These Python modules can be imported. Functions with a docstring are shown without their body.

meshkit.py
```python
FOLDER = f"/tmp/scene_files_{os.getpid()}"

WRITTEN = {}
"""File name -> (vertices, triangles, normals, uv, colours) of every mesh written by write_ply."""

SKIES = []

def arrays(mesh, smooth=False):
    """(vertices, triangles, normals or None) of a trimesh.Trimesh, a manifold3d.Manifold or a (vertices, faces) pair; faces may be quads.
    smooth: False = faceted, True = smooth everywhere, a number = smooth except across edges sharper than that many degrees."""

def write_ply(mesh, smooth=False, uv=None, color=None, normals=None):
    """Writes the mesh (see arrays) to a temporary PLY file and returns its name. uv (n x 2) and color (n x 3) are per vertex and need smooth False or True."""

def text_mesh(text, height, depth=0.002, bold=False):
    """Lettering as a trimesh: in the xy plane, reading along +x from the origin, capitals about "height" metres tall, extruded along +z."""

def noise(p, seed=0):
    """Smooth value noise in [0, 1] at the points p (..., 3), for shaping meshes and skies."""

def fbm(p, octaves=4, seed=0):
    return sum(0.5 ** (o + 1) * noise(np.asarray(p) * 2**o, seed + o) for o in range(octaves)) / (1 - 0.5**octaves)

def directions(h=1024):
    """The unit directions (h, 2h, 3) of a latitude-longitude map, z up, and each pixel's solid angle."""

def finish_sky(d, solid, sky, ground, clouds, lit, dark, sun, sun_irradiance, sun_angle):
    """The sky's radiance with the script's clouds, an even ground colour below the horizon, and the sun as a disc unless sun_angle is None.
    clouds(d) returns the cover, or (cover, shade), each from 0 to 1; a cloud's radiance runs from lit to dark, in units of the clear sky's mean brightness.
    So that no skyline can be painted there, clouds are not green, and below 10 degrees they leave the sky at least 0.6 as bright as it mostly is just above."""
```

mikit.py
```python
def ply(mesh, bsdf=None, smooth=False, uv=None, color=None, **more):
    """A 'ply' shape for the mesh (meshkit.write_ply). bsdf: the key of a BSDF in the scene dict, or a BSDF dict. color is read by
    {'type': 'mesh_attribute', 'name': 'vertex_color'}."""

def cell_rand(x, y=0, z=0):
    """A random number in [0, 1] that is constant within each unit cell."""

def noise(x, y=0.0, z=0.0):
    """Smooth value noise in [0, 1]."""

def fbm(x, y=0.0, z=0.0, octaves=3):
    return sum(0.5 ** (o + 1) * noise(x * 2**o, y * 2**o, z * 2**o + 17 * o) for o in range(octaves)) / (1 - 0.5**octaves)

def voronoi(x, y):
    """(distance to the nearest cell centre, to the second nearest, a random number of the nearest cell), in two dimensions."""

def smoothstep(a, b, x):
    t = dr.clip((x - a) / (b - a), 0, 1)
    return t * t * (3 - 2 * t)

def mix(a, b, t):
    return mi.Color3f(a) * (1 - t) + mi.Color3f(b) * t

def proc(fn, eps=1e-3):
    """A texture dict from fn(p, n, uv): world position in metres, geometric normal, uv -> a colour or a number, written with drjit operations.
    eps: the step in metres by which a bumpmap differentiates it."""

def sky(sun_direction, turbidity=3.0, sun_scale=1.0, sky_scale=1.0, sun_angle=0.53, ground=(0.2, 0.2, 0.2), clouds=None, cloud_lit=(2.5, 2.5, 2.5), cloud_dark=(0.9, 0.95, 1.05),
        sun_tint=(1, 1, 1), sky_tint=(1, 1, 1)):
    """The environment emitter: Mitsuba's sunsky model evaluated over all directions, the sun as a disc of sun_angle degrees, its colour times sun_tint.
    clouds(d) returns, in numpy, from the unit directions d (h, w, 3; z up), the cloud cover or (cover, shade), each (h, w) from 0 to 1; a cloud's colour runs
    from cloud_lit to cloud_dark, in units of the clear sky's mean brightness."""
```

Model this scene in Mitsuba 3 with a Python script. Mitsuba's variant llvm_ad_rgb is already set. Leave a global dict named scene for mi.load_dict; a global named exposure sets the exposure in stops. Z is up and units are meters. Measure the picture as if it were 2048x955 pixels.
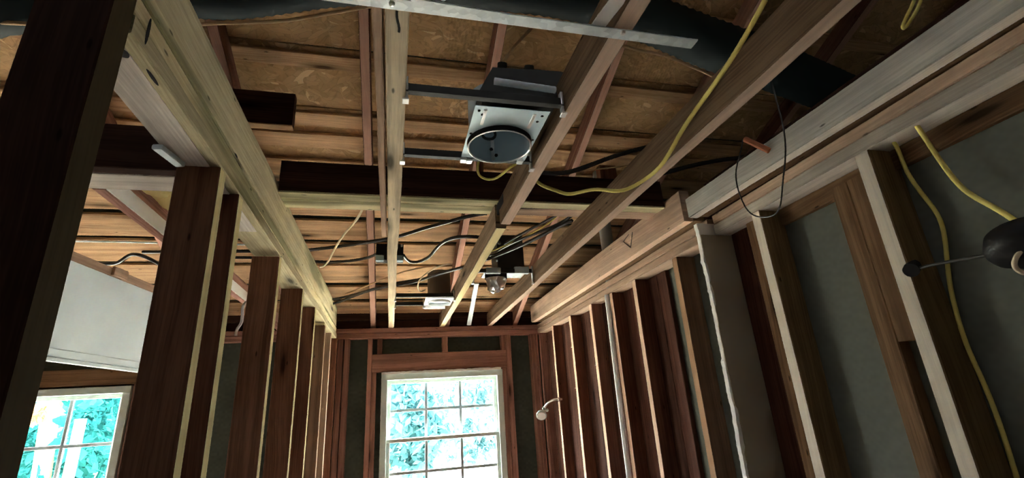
import math, random
import numpy as np, trimesh, drjit as dr, mitsuba as mi
import shapely.geometry as sg
import mikit
from mikit import noise, fbm, voronoi, smoothstep, mix, cell_rand

rng = random.Random(7)
nr = np.random.default_rng(7)
scene, labels = {}, {}
H = 1.8                      # camera height; all lengths below are measured from the camera, add() lifts them by H

# ------------------------------------------------------------------ camera, sky, sun, exposure
def cam_axes(yaw, pitch, roll):
    cy, sy, cp, sp, cr, sr = math.cos(yaw), math.sin(yaw), math.cos(pitch), math.sin(pitch), math.cos(roll), math.sin(roll)
    F = np.array([sy * cp, cy * cp, sp]); R = np.array([cy, -sy, 0.0]); U = np.cross(R, F)
    return F, -sr * R + cr * U
F_, U_ = cam_axes(math.radians(14.713), math.radians(19.347), math.radians(-3.710))
FPX = 963.55
scene['camera'] = {'type': 'perspective', 'fov': 2 * math.degrees(math.atan(1024 / FPX)), 'fov_axis': 'x', 'near_clip': 0.02, 'far_clip': 200,
                   'to_world': mi.ScalarTransform4f().look_at(origin=[0, 0, H], target=[float(F_[0]), float(F_[1]), H + float(F_[2])], up=[float(a) for a in U_])}

def cover(d):
    return np.clip(0.75 + 0.5 * (np.sin(7 * d[..., 0] + 2) * np.sin(6 * d[..., 1] + 1) * 0.6), 0, 1)
scene['sky'] = mikit.sky([0.20, 0.72, 1.0], turbidity=4.0, sun_scale=0.8, clouds=cover, cloud_lit=(2.2, 2.25, 2.3), cloud_dark=(1.5, 1.6, 1.7), ground=(0.3, 0.32, 0.28), sun_tint=(0.96, 1.0, 1.07))
exposure = 7.85

# ------------------------------------------------------------------ materials
def prin(name, tex, rough=0.9, spec=0.08, two=True, **kw):
    base = tex if isinstance(tex, dict) else {'type': 'rgb', 'value': list(tex)}
    b = {'type': 'principled', 'base_color': base, 'roughness': rough, 'specular': spec, **kw}
    scene[name] = {'type': 'twosided', 'b': b} if two else b

def wood(dark, light, stain, knot=1.0, vary=0.22, streak=1.0, grain=1.0, face=None, kp=0.74):
    """face: (axis, sign, colour): the side that catches window or bounce light is painted paler than the rest."""
    def fn(p, n, uv):
        u, v = uv.x, uv.y
        k = dr.floor(v / 10.0)
        tone = 1.0 + vary * (cell_rand(k, 3) - 0.5) * 2
        w = v + 0.05 * noise(u * 1.3, k * 7.1) + 0.012 * noise(u * 5.0, v * 8)
        g = 0.40 * noise(u * 0.9, w * 60, k) + 0.35 * noise(u * 3.0, w * 230, k) + 0.25 * noise(u * 30, w * 700)
        c = mix(dark, light, 0.5 + grain * (smoothstep(0.15, 0.85, g) - 0.5))
        d1, d2, cr = voronoi(u * 2.0 + k, v * 9.0)
        pick = dr.select(cr > kp, 1.0, 0.0) * knot
        c = c * (1 - 0.75 * smoothstep(0.13, 0.04, d1) * pick) * (1 - 0.4 * smoothstep(0.28, 0.10, d1) * pick)
        s = smoothstep(0.50, 0.72, fbm(u * 1.6 + 3 * k, v * 14, 2.0))
        c = mix(c, mi.Color3f(stain) * (0.6 + 0.6 * g), 0.5 * s * streak)
        c = c * (0.86 + 0.28 * fbm(p.x * 9, p.y * 9, p.z * 9))
        d3, d4, cr3 = voronoi(u * 7 + 2 * k, v * 22)
        c = c * (1 - 0.7 * smoothstep(0.09, 0.03, d3) * dr.select(cr3 > 0.88, 1.0, 0.0))
        if face:  # light on this side is put into the wood colour
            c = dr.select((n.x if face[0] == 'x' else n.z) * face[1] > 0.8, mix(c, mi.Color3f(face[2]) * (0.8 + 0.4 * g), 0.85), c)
        return c * tone
    return mikit.proc(fn)

prin('wood_red', wood((0.12, 0.050, 0.032), (0.24, 0.11, 0.07), (0.08, 0.04, 0.03)))
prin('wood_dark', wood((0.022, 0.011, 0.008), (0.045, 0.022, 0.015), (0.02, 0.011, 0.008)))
prin('wood_maroon', wood((0.045, 0.019, 0.014), (0.095, 0.042, 0.028), (0.04, 0.02, 0.014)))
prin('wood_umber', wood((0.10, 0.058, 0.032), (0.19, 0.115, 0.066), (0.08, 0.05, 0.03)))
prin('wood_rose', wood((0.22, 0.105, 0.080), (0.40, 0.215, 0.165), (0.16, 0.085, 0.065)))
prin('wood_brown', wood((0.17, 0.105, 0.065), (0.32, 0.21, 0.135), (0.13, 0.085, 0.06)))
prin('wood_pine', wood((0.44, 0.37, 0.21), (0.66, 0.59, 0.38), (0.20, 0.195, 0.085), grain=1.1, streak=1.5, kp=.6))
prin('wood_grey', wood((0.42, 0.37, 0.32), (0.58, 0.53, 0.47), (0.34, 0.29, 0.25), vary=0.1))
prin('wood_tan', wood((0.34, 0.225, 0.155), (0.52, 0.37, 0.265), (0.28, 0.18, 0.125)))
prin('wood_roof', wood((0.36, 0.205, 0.105), (0.60, 0.385, 0.22), (0.26, 0.15, 0.08), vary=0.15))
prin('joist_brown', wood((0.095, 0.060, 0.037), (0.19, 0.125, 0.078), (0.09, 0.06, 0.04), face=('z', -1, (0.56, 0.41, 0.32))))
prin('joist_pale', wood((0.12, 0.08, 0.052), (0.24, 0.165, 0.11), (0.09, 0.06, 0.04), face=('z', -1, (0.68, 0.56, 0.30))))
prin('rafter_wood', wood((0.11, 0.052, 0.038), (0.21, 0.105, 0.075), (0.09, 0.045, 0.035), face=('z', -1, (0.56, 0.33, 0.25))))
prin('plate_metal', (0.58, 0.74, 0.82), rough=0.45, spec=0.5, metallic=0.15)
prin('can_inside', (0.40, 0.50, 0.57), rough=0.4, spec=0.5, metallic=0.2)
prin('joist_tan', wood((0.40, 0.325, 0.22), (0.60, 0.505, 0.355), (0.27, 0.21, 0.13), kp=.62))
prin('rim_grey', wood((0.30, 0.285, 0.25), (0.44, 0.415, 0.365), (0.24, 0.22, 0.19), vary=0.08, kp=.5, face=('z', -1, (0.66, 0.60, 0.54))))
prin('plate_grey', wood((0.32, 0.28, 0.235), (0.46, 0.415, 0.35), (0.26, 0.22, 0.18), vary=0.1, face=('z', -1, (0.66, 0.60, 0.54))))
prin('plate_tan', wood((0.32, 0.215, 0.15), (0.48, 0.34, 0.245), (0.24, 0.155, 0.105), face=('z', -1, (0.68, 0.50, 0.38))))
prin('stud_left', wood((0.16, 0.075, 0.045), (0.33, 0.165, 0.105), (0.10, 0.05, 0.035), face=('x', 1, (0.62, 0.55, 0.28))))
prin('stud_left_shaded', wood((0.085, 0.040, 0.025), (0.175, 0.085, 0.053), (0.06, 0.03, 0.02), face=('x', 1, (0.62, 0.55, 0.28))))  # same wood as the other left studs, shade painted in
prin('stud_unlit', wood((0.022, 0.011, 0.008), (0.045, 0.022, 0.015), (0.02, 0.011, 0.008), face=('x', 1, (0.055, 0.042, 0.02))))  # near stud: lack of light painted as near-black wood
prin('stud_right', wood((0.10, 0.042, 0.028), (0.20, 0.088, 0.055), (0.07, 0.035, 0.025), face=('x', -1, (0.68, 0.49, 0.36))))
prin('stud_near', wood((0.12, 0.075, 0.040), (0.23, 0.15, 0.08), (0.09, 0.06, 0.03), face=('x', -1, (0.64, 0.58, 0.48))))
prin('stud_mid', wood((0.07, 0.040, 0.025), (0.13, 0.075, 0.045), (0.06, 0.035, 0.02), face=('x', -1, (0.38, 0.23, 0.13))))

def osb_fn(p, n, uv):
    u, v = uv.x, uv.y
    du, dv = u + 0.02 * noise(u * 20, v * 20), v + 0.02 * noise(u * 17 + 5, v * 23)
    def strands(ang, su, sv, o):
        a, b = math.cos(ang), math.sin(ang)
        x, y = (a * du - b * dv) * su + o, (b * du + a * dv) * sv
        d1, d2, c = voronoi(x, y)
        return c, smoothstep(0.12, 0.0, d2 - d1)
    c1, e1 = strands(0.15, 11, 52, 0.0)
    c2, e2 = strands(0.9, 13, 48, 3.0)
    c3, e3 = strands(-0.7, 12, 50, 7.0)
    m = noise(u * 19, v * 31, 4.0)
    t = dr.select(m < 0.42, c1, dr.select(m < 0.58, c2, c3)); edge = dr.select(m < 0.42, e1, dr.select(m < 0.58, e2, e3))
    c = mix((0.34, 0.20, 0.095), (0.52, 0.335, 0.175), 0.7 * t + 0.3 * fbm(u * 60, v * 60)) * (0.7 + 0.6 * fbm(u * 2, v * 5))
    c = c * (1 - 0.22 * edge)
    c = mix(c, mi.Color3f(0.74, 0.58, 0.38), 0.4 * dr.select(t > 0.955, 1.0, 0.0))
    # faded ink of the grade stamps: bands of small blocks, here and there along a panel
    gu, gv = u * 70, v * 85
    ink = dr.select(cell_rand(dr.floor(gu), dr.floor(gv), 5) > 0.45, 1.0, 0.0) * dr.select(dr.abs(gu - dr.floor(gu) - 0.5) < 0.38, 1.0, 0.0)
    where = 0.6 * smoothstep(0.68, 0.74, noise(u * 3.1 + 1.7, dr.floor(v / 10) * 3.3)) * smoothstep(0.0, 0.02, v - dr.floor(v / 10) * 10 - 0.05)
    return mix(c, mi.Color3f(0.16, 0.09, 0.05), 0.55 * ink * where)
prin('osb', mikit.proc(osb_fn))

def felt_fn(p, n, uv):
    g = fbm(p.x * 5, p.y * 5, p.z * 5)
    c = mix((0.035, 0.043, 0.036), (0.085, 0.096, 0.078), g)
    return c * (0.8 + 0.4 * noise(p.x * 60, p.y * 60, p.z * 60))
prin('felt', mikit.proc(felt_fn))

def drywall_fn(p, n, uv):
    g = fbm(p.x * 2.2, p.y * 2.2, p.z * 1.4)
    return mix((0.10, 0.11, 0.092), (0.165, 0.178, 0.152), g) * (0.92 + 0.16 * noise(p.x * 90, p.y * 90, p.z * 90))
prin('drywall_paper', mikit.proc(drywall_fn), rough=0.95)

def galv_fn(p, n, uv):
    d1, d2, c = voronoi((p.x + 0.3 * p.z) * 70, (p.y + 0.5 * p.z) * 70)
    return mix((0.56, 0.63, 0.66), (0.78, 0.86, 0.89), c) * (0.75 + 0.4 * fbm(p.x * 14, p.y * 14, p.z * 14))
prin('galvanized', mikit.proc(galv_fn), rough=0.45, metallic=0.45, spec=0.5)
prin('white_paint', (0.74, 0.85, 0.91), rough=0.5)
prin('white_vinyl', (0.52, 0.60, 0.565), rough=0.35, spec=0.5)
prin('muntin_grey', (0.40, 0.48, 0.54), rough=0.4)
prin('plaster_white', (0.74, 0.72, 0.70), rough=0.95)
prin('black_plastic', (0.008, 0.008, 0.009), rough=0.5, spec=0.3)
prin('black_matte', (0.02, 0.02, 0.022), rough=0.9)
prin('dark_metal', (0.045, 0.045, 0.043), rough=0.5, metallic=0.3)
prin('bronze_metal', (0.16, 0.13, 0.10), rough=0.5, metallic=0.5)
prin('duct_foil', (0.020, 0.032, 0.036), rough=0.65, spec=0.3)
prin('cable_yellow', (0.78, 0.66, 0.20), rough=0.45)
prin('cable_beige', (0.72, 0.60, 0.44), rough=0.5)
prin('cable_tan', (0.55, 0.36, 0.22), rough=0.5)
prin('cable_black', (0.02, 0.02, 0.022), rough=0.3, spec=0.6)
prin('chrome', (0.85, 0.85, 0.86), rough=0.12, metallic=1.0)
prin('bright_metal', (0.86, 0.87, 0.88), rough=0.3, metallic=0.7)
prin('pvc_white', (0.80, 0.85, 0.88), rough=0.55, spec=0.3)
prin('pvc_grey', (0.40, 0.41, 0.40), rough=0.5)
prin('rust', (0.30, 0.11, 0.06), rough=0.9)
prin('box_blue', (0.42, 0.55, 0.68), rough=0.4)
prin('insulation', (0.62, 0.50, 0.22), rough=1.0)
prin('kraft_paper', (0.36, 0.31, 0.23), rough=0.95)
prin('floor_ply', wood((0.28, 0.26, 0.235), (0.44, 0.415, 0.38), (0.26, 0.24, 0.21)))
prin('room_paint', (0.16, 0.15, 0.14), rough=0.9)
prin('ground_pale', (0.45, 0.46, 0.40), rough=1.0)
prin('siding_white', (0.75, 0.76, 0.75), rough=0.8)
prin('bark', (0.30, 0.17, 0.09), rough=1.0)
prin('bark_white', (0.72, 0.70, 0.66), rough=1.0)
scene['glass'] = {'type': 'thindielectric', 'int_ior': 1.5}
for nm, c in (('leaf', (0.06, 0.17, 0.18)), ('leaf_pale', (0.09, 0.21, 0.23)), ('leaf_deep', (0.014, 0.105, 0.098)), ('leaf_orange', (0.45, 0.20, 0.08))):
    scene[nm] = {'type': 'principledthin', 'base_color': {'type': 'rgb', 'value': list(c)}, 'roughness': 0.5, 'diff_trans': 0.6, 'spec_trans': 0.0}

# ------------------------------------------------------------------ mesh helpers
UP = np.array([0, 0, 1.0])
PIECE = [0]
def beam(a, b, w, h, up=(0, 0, 1), ch=0.0025, bow=0.0, segs=1, roll=0.0):
    """A sawn board from a to b: w across, h along up, long edges chamfered. Returns (v, f, uv); u runs along it in metres, v around it plus ten times its number."""
    a, b = np.asarray(a, float), np.asarray(b, float)
    L = np.linalg.norm(b - a); t = (b - a) / L
    s = np.cross(t, np.asarray(up, float)); s /= np.linalg.norm(s); q = np.cross(s, t)
    if roll:
        s, q = math.cos(roll) * s + math.sin(roll) * q, -math.sin(roll) * s + math.cos(roll) * q
    x, y = w / 2, h / 2; c = min(ch, x * 0.4, y * 0.4)
    sec = np.array([(x, -y + c), (x, y - c), (x - c, y), (-x + c, y), (-x, y - c), (-x, -y + c), (-x + c, -y), (x - c, -y)])
    PIECE[0] += 1; k = PIECE[0]
    v, f, uv = [], [], []
    ts = np.linspace(0, 1, segs + 1)
    off = [np.array([nr.normal(0, bow), nr.normal(0, bow)]) if 0 < i < segs else np.zeros(2) for i in range(segs + 1)]
    girth = 0.5
    for j in range(8):
        p, r = sec[j], sec[(j + 1) % 8]; e = np.linalg.norm(r - p); i0 = len(v)
        for i, tt in enumerate(ts):
            for m, g in ((p, girth), (r, girth + e)):
                mm = m + off[i]
                v.append(a + t * L * tt + s * mm[0] + q * mm[1]); uv.append((L * tt, 10 * k + g))
        for i in range(segs):
            o = i0 + 2 * i
            f += [(o, o + 1, o + 3), (o, o + 3, o + 2)]
        girth += e
    for end, sg_ in ((0, 1), (1, -1)):
        i0 = len(v)
        for m in sec:
            v.append(a + t * L * end + s * m[0] + q * m[1]); uv.append((m[0] * 0.15, 10 * k + 2 + m[1]))
        for j in range(1, 7):
            f.append((i0, i0 + j + 1, i0 + j) if sg_ == 1 else (i0, i0 + j, i0 + j + 1))
    f = np.array(f)
    v = np.array(v)
    m = trimesh.Trimesh(v, f, process=False)
    # keep outward winding
    if m.volume < 0: f = f[:, ::-1]
    return v, f, np.array(uv)

def bx(x0, x1, y0, y1, z0, z1, axis=None, **kw):
    """An axis-aligned board; its grain runs along its longest side."""
    lo, hi = np.array([x0, y0, z0], float), np.array([x1, y1, z1], float)
    lo, hi = np.minimum(lo, hi), np.maximum(lo, hi)
    d = hi - lo; ax = int(np.argmax(d)) if axis is None else axis; c = (lo + hi) / 2
    a, b = c.copy(), c.copy(); a[ax], b[ax] = lo[ax], hi[ax]
    if ax == 2: return beam(a, b, d[0], d[1], up=(0, 1, 0), **kw)
    if ax == 1: return beam(a, b, d[0], d[2], **kw)
    return beam(a, b, d[1], d[2], **kw)

def cat(*ms):
    v, f, uv, o = [], [], [], 0
    for m in ms:
        v.append(m[0]); f.append(m[1] + o); uv.append(m[2] if len(m) > 2 and m[2] is not None else np.zeros((len(m[0]), 2))); o += len(m[0])
    return np.vstack(v), np.vstack(f), np.vstack(uv)

def tm(m):
    return np.array(m.vertices), np.array(m.faces), None

def cyl(a, b, r, n=24, r2=None, cap=True):
    a, b = np.asarray(a, float), np.asarray(b, float); r2 = r if r2 is None else r2
    t = (b - a) / np.linalg.norm(b - a); s = np.cross(t, [0.31, 0.87, 0.2]); s /= np.linalg.norm(s); q = np.cross(t, s)
    an = np.linspace(0, 2 * np.pi, n, endpoint=False)
    ring = np.cos(an)[:, None] * s + np.sin(an)[:, None] * q
    v = np.vstack([a + r * ring, b + r2 * ring, [a], [b]]); f = []
    for i in range(n):
        j = (i + 1) % n
        f += [(i, j, n + j), (i, n + j, n + i)]
        if cap: f += [(2 * n, j, i), (2 * n + 1, n + i, n + j)]
    return v, np.array(f), None

def lathe(prof, c, axis=(0, 0, 1), n=40):
    """prof: (radius, height) list, revolved about the axis through c."""
    t = np.asarray(axis, float); t /= np.linalg.norm(t)
    s = np.cross(t, [0.31, 0.87, 0.2]); s /= np.linalg.norm(s); q = np.cross(t, s); c = np.asarray(c, float)
    an = np.linspace(0, 2 * np.pi, n, endpoint=False); ring = np.cos(an)[:, None] * s + np.sin(an)[:, None] * q
    v = np.vstack([c + t * h + max(r, 1e-5) * ring for r, h in prof]); f = []
    for k in range(len(prof) - 1):
        for i in range(n):
            j = (i + 1) % n; o = k * n
            f += [(o + i, o + j, o + n + j), (o + i, o + n + j, o + n + i)]
    return v, np.array(f), None

def spline(pts, n):
    from scipy.interpolate import CubicSpline
    p = np.array(pts, float); d = np.r_[0, np.cumsum(np.sqrt(np.linalg.norm(np.diff(p, axis=0), axis=1)))]
    return CubicSpline(d, p)(np.linspace(0, d[-1], n)) if len(p) > 2 else np.linspace(p[0], p[1], n)

def tube(pts, r, n=10, m=60, ribs=0.0, flat=1.0):
    p = spline(pts, m); t = np.gradient(p, axis=0); t /= np.linalg.norm(t, axis=1, keepdims=True)
    an = np.linspace(0, 2 * np.pi, n, endpoint=False); v, f = [], []
    s = np.cross(t[0], UP if abs(t[0][2]) < 0.9 else [1, 0, 0]); s /= np.linalg.norm(s)
    for i in range(m):
        s = s - t[i] * (s @ t[i]); s /= np.linalg.norm(s); q = np.cross(t[i], s)
        rr = (r[0] + (r[1] - r[0]) * min(1, max(0, (i / m - .45) / .25)) if isinstance(r, tuple) else r) * (1 + (ribs if i % 2 else -ribs))
        v.append(p[i] + rr * (np.cos(an)[:, None] * s + flat * np.sin(an)[:, None] * q))
    v = np.vstack(v)
    for k in range(m - 1):
        for i in range(n):
            j = (i + 1) % n; o = k * n
            f += [(o + i, o + n + j, o + j), (o + i, o + n + i, o + n + j)]
    for o, sg_ in ((0, 1), ((m - 1) * n, -1)):
        for i in range(1, n - 1): f.append((o, o + i, o + i + 1) if sg_ == 1 else (o, o + i + 1, o + i))
    return v, np.array(f), None

def ball(c, r, sub=2, squash=(1, 1, 1)):
    m = trimesh.creation.icosphere(sub, 1.0); return np.array(m.vertices) * r * np.array(squash) + c, np.array(m.faces), None

def plate_hole(x0, x1, y0, y1, z, t, hole=None, n=40):
    """A horizontal sheet with a round hole (cx, cy, r)."""
    p = sg.box(x0, y0, x1, y1)
    if hole: p = p.difference(sg.Point(hole[0], hole[1]).buffer(hole[2], n))
    m = trimesh.creation.extrude_polygon(p, t); m.apply_translation([0, 0, z]); return tm(m)

def free(name):
    if name not in USED: USED.add(name); return name
    i = 1
    while f'{name}_{i:03d}' in USED: i += 1
    USED.add(f'{name}_{i:03d}'); return f'{name}_{i:03d}'
USED = set()

def add(name, mesh, mat, parent=None, label=None, smooth=False, kind=None):
    key = free(name if parent is None else parent + '__' + name)
    v = mesh[0] + [0, 0, H]
    uv = mesh[2] if len(mesh) > 2 else None
    scene[key] = mikit.ply((v, mesh[1]), mat, smooth=smooth, uv=uv if smooth in (False, True) else None)
    if label or kind:
        labels[key] = {}
        if label: labels[key]['label'] = label
        if kind: labels[key]['kind'] = kind
    return key

def thing(name, label, cat_, group=None, kind=None):
    key = free(name); labels[key] = {'label': label, 'category': cat_}
    if group: labels[key]['group'] = group
    if kind: labels[key]['kind'] = kind
    return key
def tag(key, label, cat_, group=None):
    labels[key] = {'label': label, 'category': cat_}
    if group: labels[key]['group'] = group

# ------------------------------------------------------------------ dimensions (camera at 0, 0, 0)
FLOOR = -H
ZB, ZM, ZT = 0.570, 0.608, 0.646       # underside, joint and top of the double top plates
XL, XLO = -0.392, -0.482               # left stud wall: face to this room, face to the next room
XR, XRO = 1.176, 1.266                 # right stud wall
YF, YFO = 3.850, 3.945                 # far wall: stud faces, sheathing
YB = -3.9                              # rear wall
JT = 0.745                             # tops of the ceiling joists
XW, XE = -3.4, 3.6                     # outer walls left and right
SL, Z0 = 0.384, 2.149                  # roof slope, rafter underside over y = 0
def raft(y): return Z0 - SL * abs(y)

# ------------------------------------------------------------------ setting: floor, outer walls
fl = thing('floor', 'pale plywood floor below the frame', 'floor', kind='structure')
for i in range(6):
    x0 = XW + i * (XE - XW) / 6
    add('floor_panel', bx(x0 + .002, x0 + (XE - XW) / 6 - .002, YB, YFO, FLOOR - .03, FLOOR, axis=1), 'floor_ply', fl)

wf = thing('wall_far', 'far wall of dark red studs over black building paper around the bathroom window', 'wall', kind='structure')
W1 = (-0.062, 0.862, -0.66, 0.300)     # rough opening of window 1: x0, x1, z0, z1
W2 = (-2.640, -1.670, -0.95, 0.300)    # window 2, in the next room
def felt_rect(x0, x1, z0, z1): return bx(x0, x1, YFO - .02, YFO + .02, z0, z1, ch=0.001)
for x0, x1, z0, z1 in ((XW, W2[0], FLOOR, ZB), (W2[1], W1[0], FLOOR, ZB), (W1[1], XE, FLOOR, ZB), (W2[0], W2[1], FLOOR, W2[2]), (W1[0], W1[1], FLOOR, W1[2]),
                       (W2[0], W2[1], W2[3], ZB), (W1[0], W1[1], W1[3], ZB)):
    add('building_paper', felt_rect(x0, x1, z0, z1), 'felt', wf)
add('top_plate', bx(XW, XE, YF, YFO - .02, ZB, ZM - .001), 'wood_rose', wf)
add('top_plate', bx(XW, XE, YF + .003, YFO - .02, ZM + .001, ZT), 'wood_rose', wf)
add('siding', bx(XW, XE, YFO + .02, YFO + .04, ZB, 0.95), 'felt', wf)
def fstud(x0, x1, z0=FLOOR, z1=ZB, yo=0.0, mat='wood_rose'):
    add('stud', bx(x0, x1, YF + yo, YFO - .02, z0, z1 - .001, bow=.001, segs=4), mat, wf)
fstud(-0.385, -0.345, yo=.012); fstud(-0.337, -0.298)              # left corner
fstud(-0.168, -0.135); fstud(-0.133, -0.100, z1=W1[3] + .015, yo=.003)   # king and trimmer
fstud(0.902, 0.945); fstud(0.864, 0.900, z1=W1[3] + .015, yo=.003)
fstud(1.112, 1.152); fstud(1.155, 1.174, yo=-.008)
add('header', bx(-0.133, 0.900, YF - .004, YFO - .022, W1[3] + .017, 0.448, bow=.001, segs=5), 'wood_rose', wf, label='wide dark red header board over the window')
fstud(0.395, 0.436, z0=0.449)                                      # cripple
fstud(-0.1, -0.062, z0=0.449, yo=.03); fstud(.868, .900, z0=0.449, yo=.02)
add('sill', bx(-0.10, 0.90, YF, YFO - .02, W1[2] - .04, W1[2]), 'wood_rose', wf)
for x in (-0.52, -0.93, -1.34, -2.70, -3.1): fstud(x - .02, x + .02)
for x in (1.5, 1.95, 2.4, 2.85, 3.3): fstud(x - .02, x + .02)
add('header', bx(W2[0] - .05, W2[1] + .05, YF - .003, YFO - .022, W2[3] + .012, 0.415), 'wood_umber', wf, label='brown header board over the window of the next room')
fstud(W2[0] - .05, W2[0] - .012, z1=W2[3] + .01); fstud(W2[1] + .012, W2[1] + .05, z1=W2[3] + .01)
# frieze boards that close the eaves between the rafters
RX = [-2.99, -2.42, -1.85, -1.28, -0.71, -0.135, 0.435, 1.00, 1.57, 2.13, 2.70, 3.27]
for a, b in zip([XW] + RX, RX + [XE]):
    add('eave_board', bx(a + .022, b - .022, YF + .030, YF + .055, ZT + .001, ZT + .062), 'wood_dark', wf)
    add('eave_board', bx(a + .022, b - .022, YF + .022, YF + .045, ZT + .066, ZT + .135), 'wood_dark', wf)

def plain_wall(name, label, rects, mat, axis):
    w = thing(name, label, 'wall', kind='structure')
    for r in rects: add('panel', bx(*r, ch=.001), mat, w)
    return w
# rear wall and side walls, all closed
plain_wall('wall_rear', 'painted wall behind the photographer', [
    (XW, XE, YB - .1, YB, FLOOR, ZT + .13)], 'room_paint', 0)
plain_wall('wall_left_outer', 'outer wall of the room beyond the left stud wall', [
    (XW - .1, XW, YB, YFO, FLOOR, ZT)], 'room_paint', 1)
plain_wall('wall_right_outer', 'outer wall of the room beyond the right stud wall', [(XE, XE + .1, YB, YFO, FLOOR, ZT)], 'room_paint', 1)
gm = sg.Polygon([(YB - .2, ZT), (YFO + .1, ZT), (YFO + .1, raft(YFO) + .12), (0, Z0 + .12), (YB - .2, raft(YB - .2) + .12)])
for nm, x, lab in (('wall_gable', XW - .1, 'gable end of the attic on the left'), ('wall_gable_right', XE, 'gable end of the attic on the right')):
    g = trimesh.creation.extrude_polygon(gm, .1); v = np.array(g.vertices)
    v = np.stack([v[:, 2] + x, v[:, 0], v[:, 1]], 1)
    k = add(nm, (v, np.array(g.faces), None), 'felt'); labels[k] = {'label': lab, 'category': 'wall', 'kind': 'structure'}

# ------------------------------------------------------------------ left stud wall
wl = thing('wall_left', 'open stud wall on the left with a pale double top plate', 'wall', kind='structure')
PB = 3.82
add('top_plate', bx(XLO, XL, .696, PB, ZB, ZM - .0015, bow=.0012, segs=10), 'wood_pine', wl, label='pale lower top plate of the left stud wall')
add('top_plate', bx(XLO + .002, XL - .003, .696, PB - .02, ZM + .0015, ZT, bow=.0012, segs=10), 'wood_pine', wl)
add('rim_joist', bx(XL - .040, XL - .001, .70, PB - .06, ZT + .002, .786, bow=.0015, segs=10), 'wood_pine', wl, label='pale rim board standing on the left top plate')
add('bottom_plate', bx(XLO, XL, 0.6, PB, FLOOR, FLOOR + .038), 'wood_brown', wl)
def lstud(y0, y1, mat, top=ZB, dx=0.0):
    add('stud', bx(XLO + dx, XL + dx, y0, y1, FLOOR + .039, top - .001, bow=.0012, segs=6), mat, wl)
lstud(0.640, 0.692, 'stud_unlit', dx=.001, top=.80)
lstud(1.122, 1.163, 'stud_left_shaded'); lstud(1.272, 1.312, 'stud_left_shaded')
lstud(1.783, 1.822, 'stud_left', top=ZB - .008); lstud(2.286, 2.325, 'stud_left'); lstud(2.688, 2.727, 'stud_left')
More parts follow.
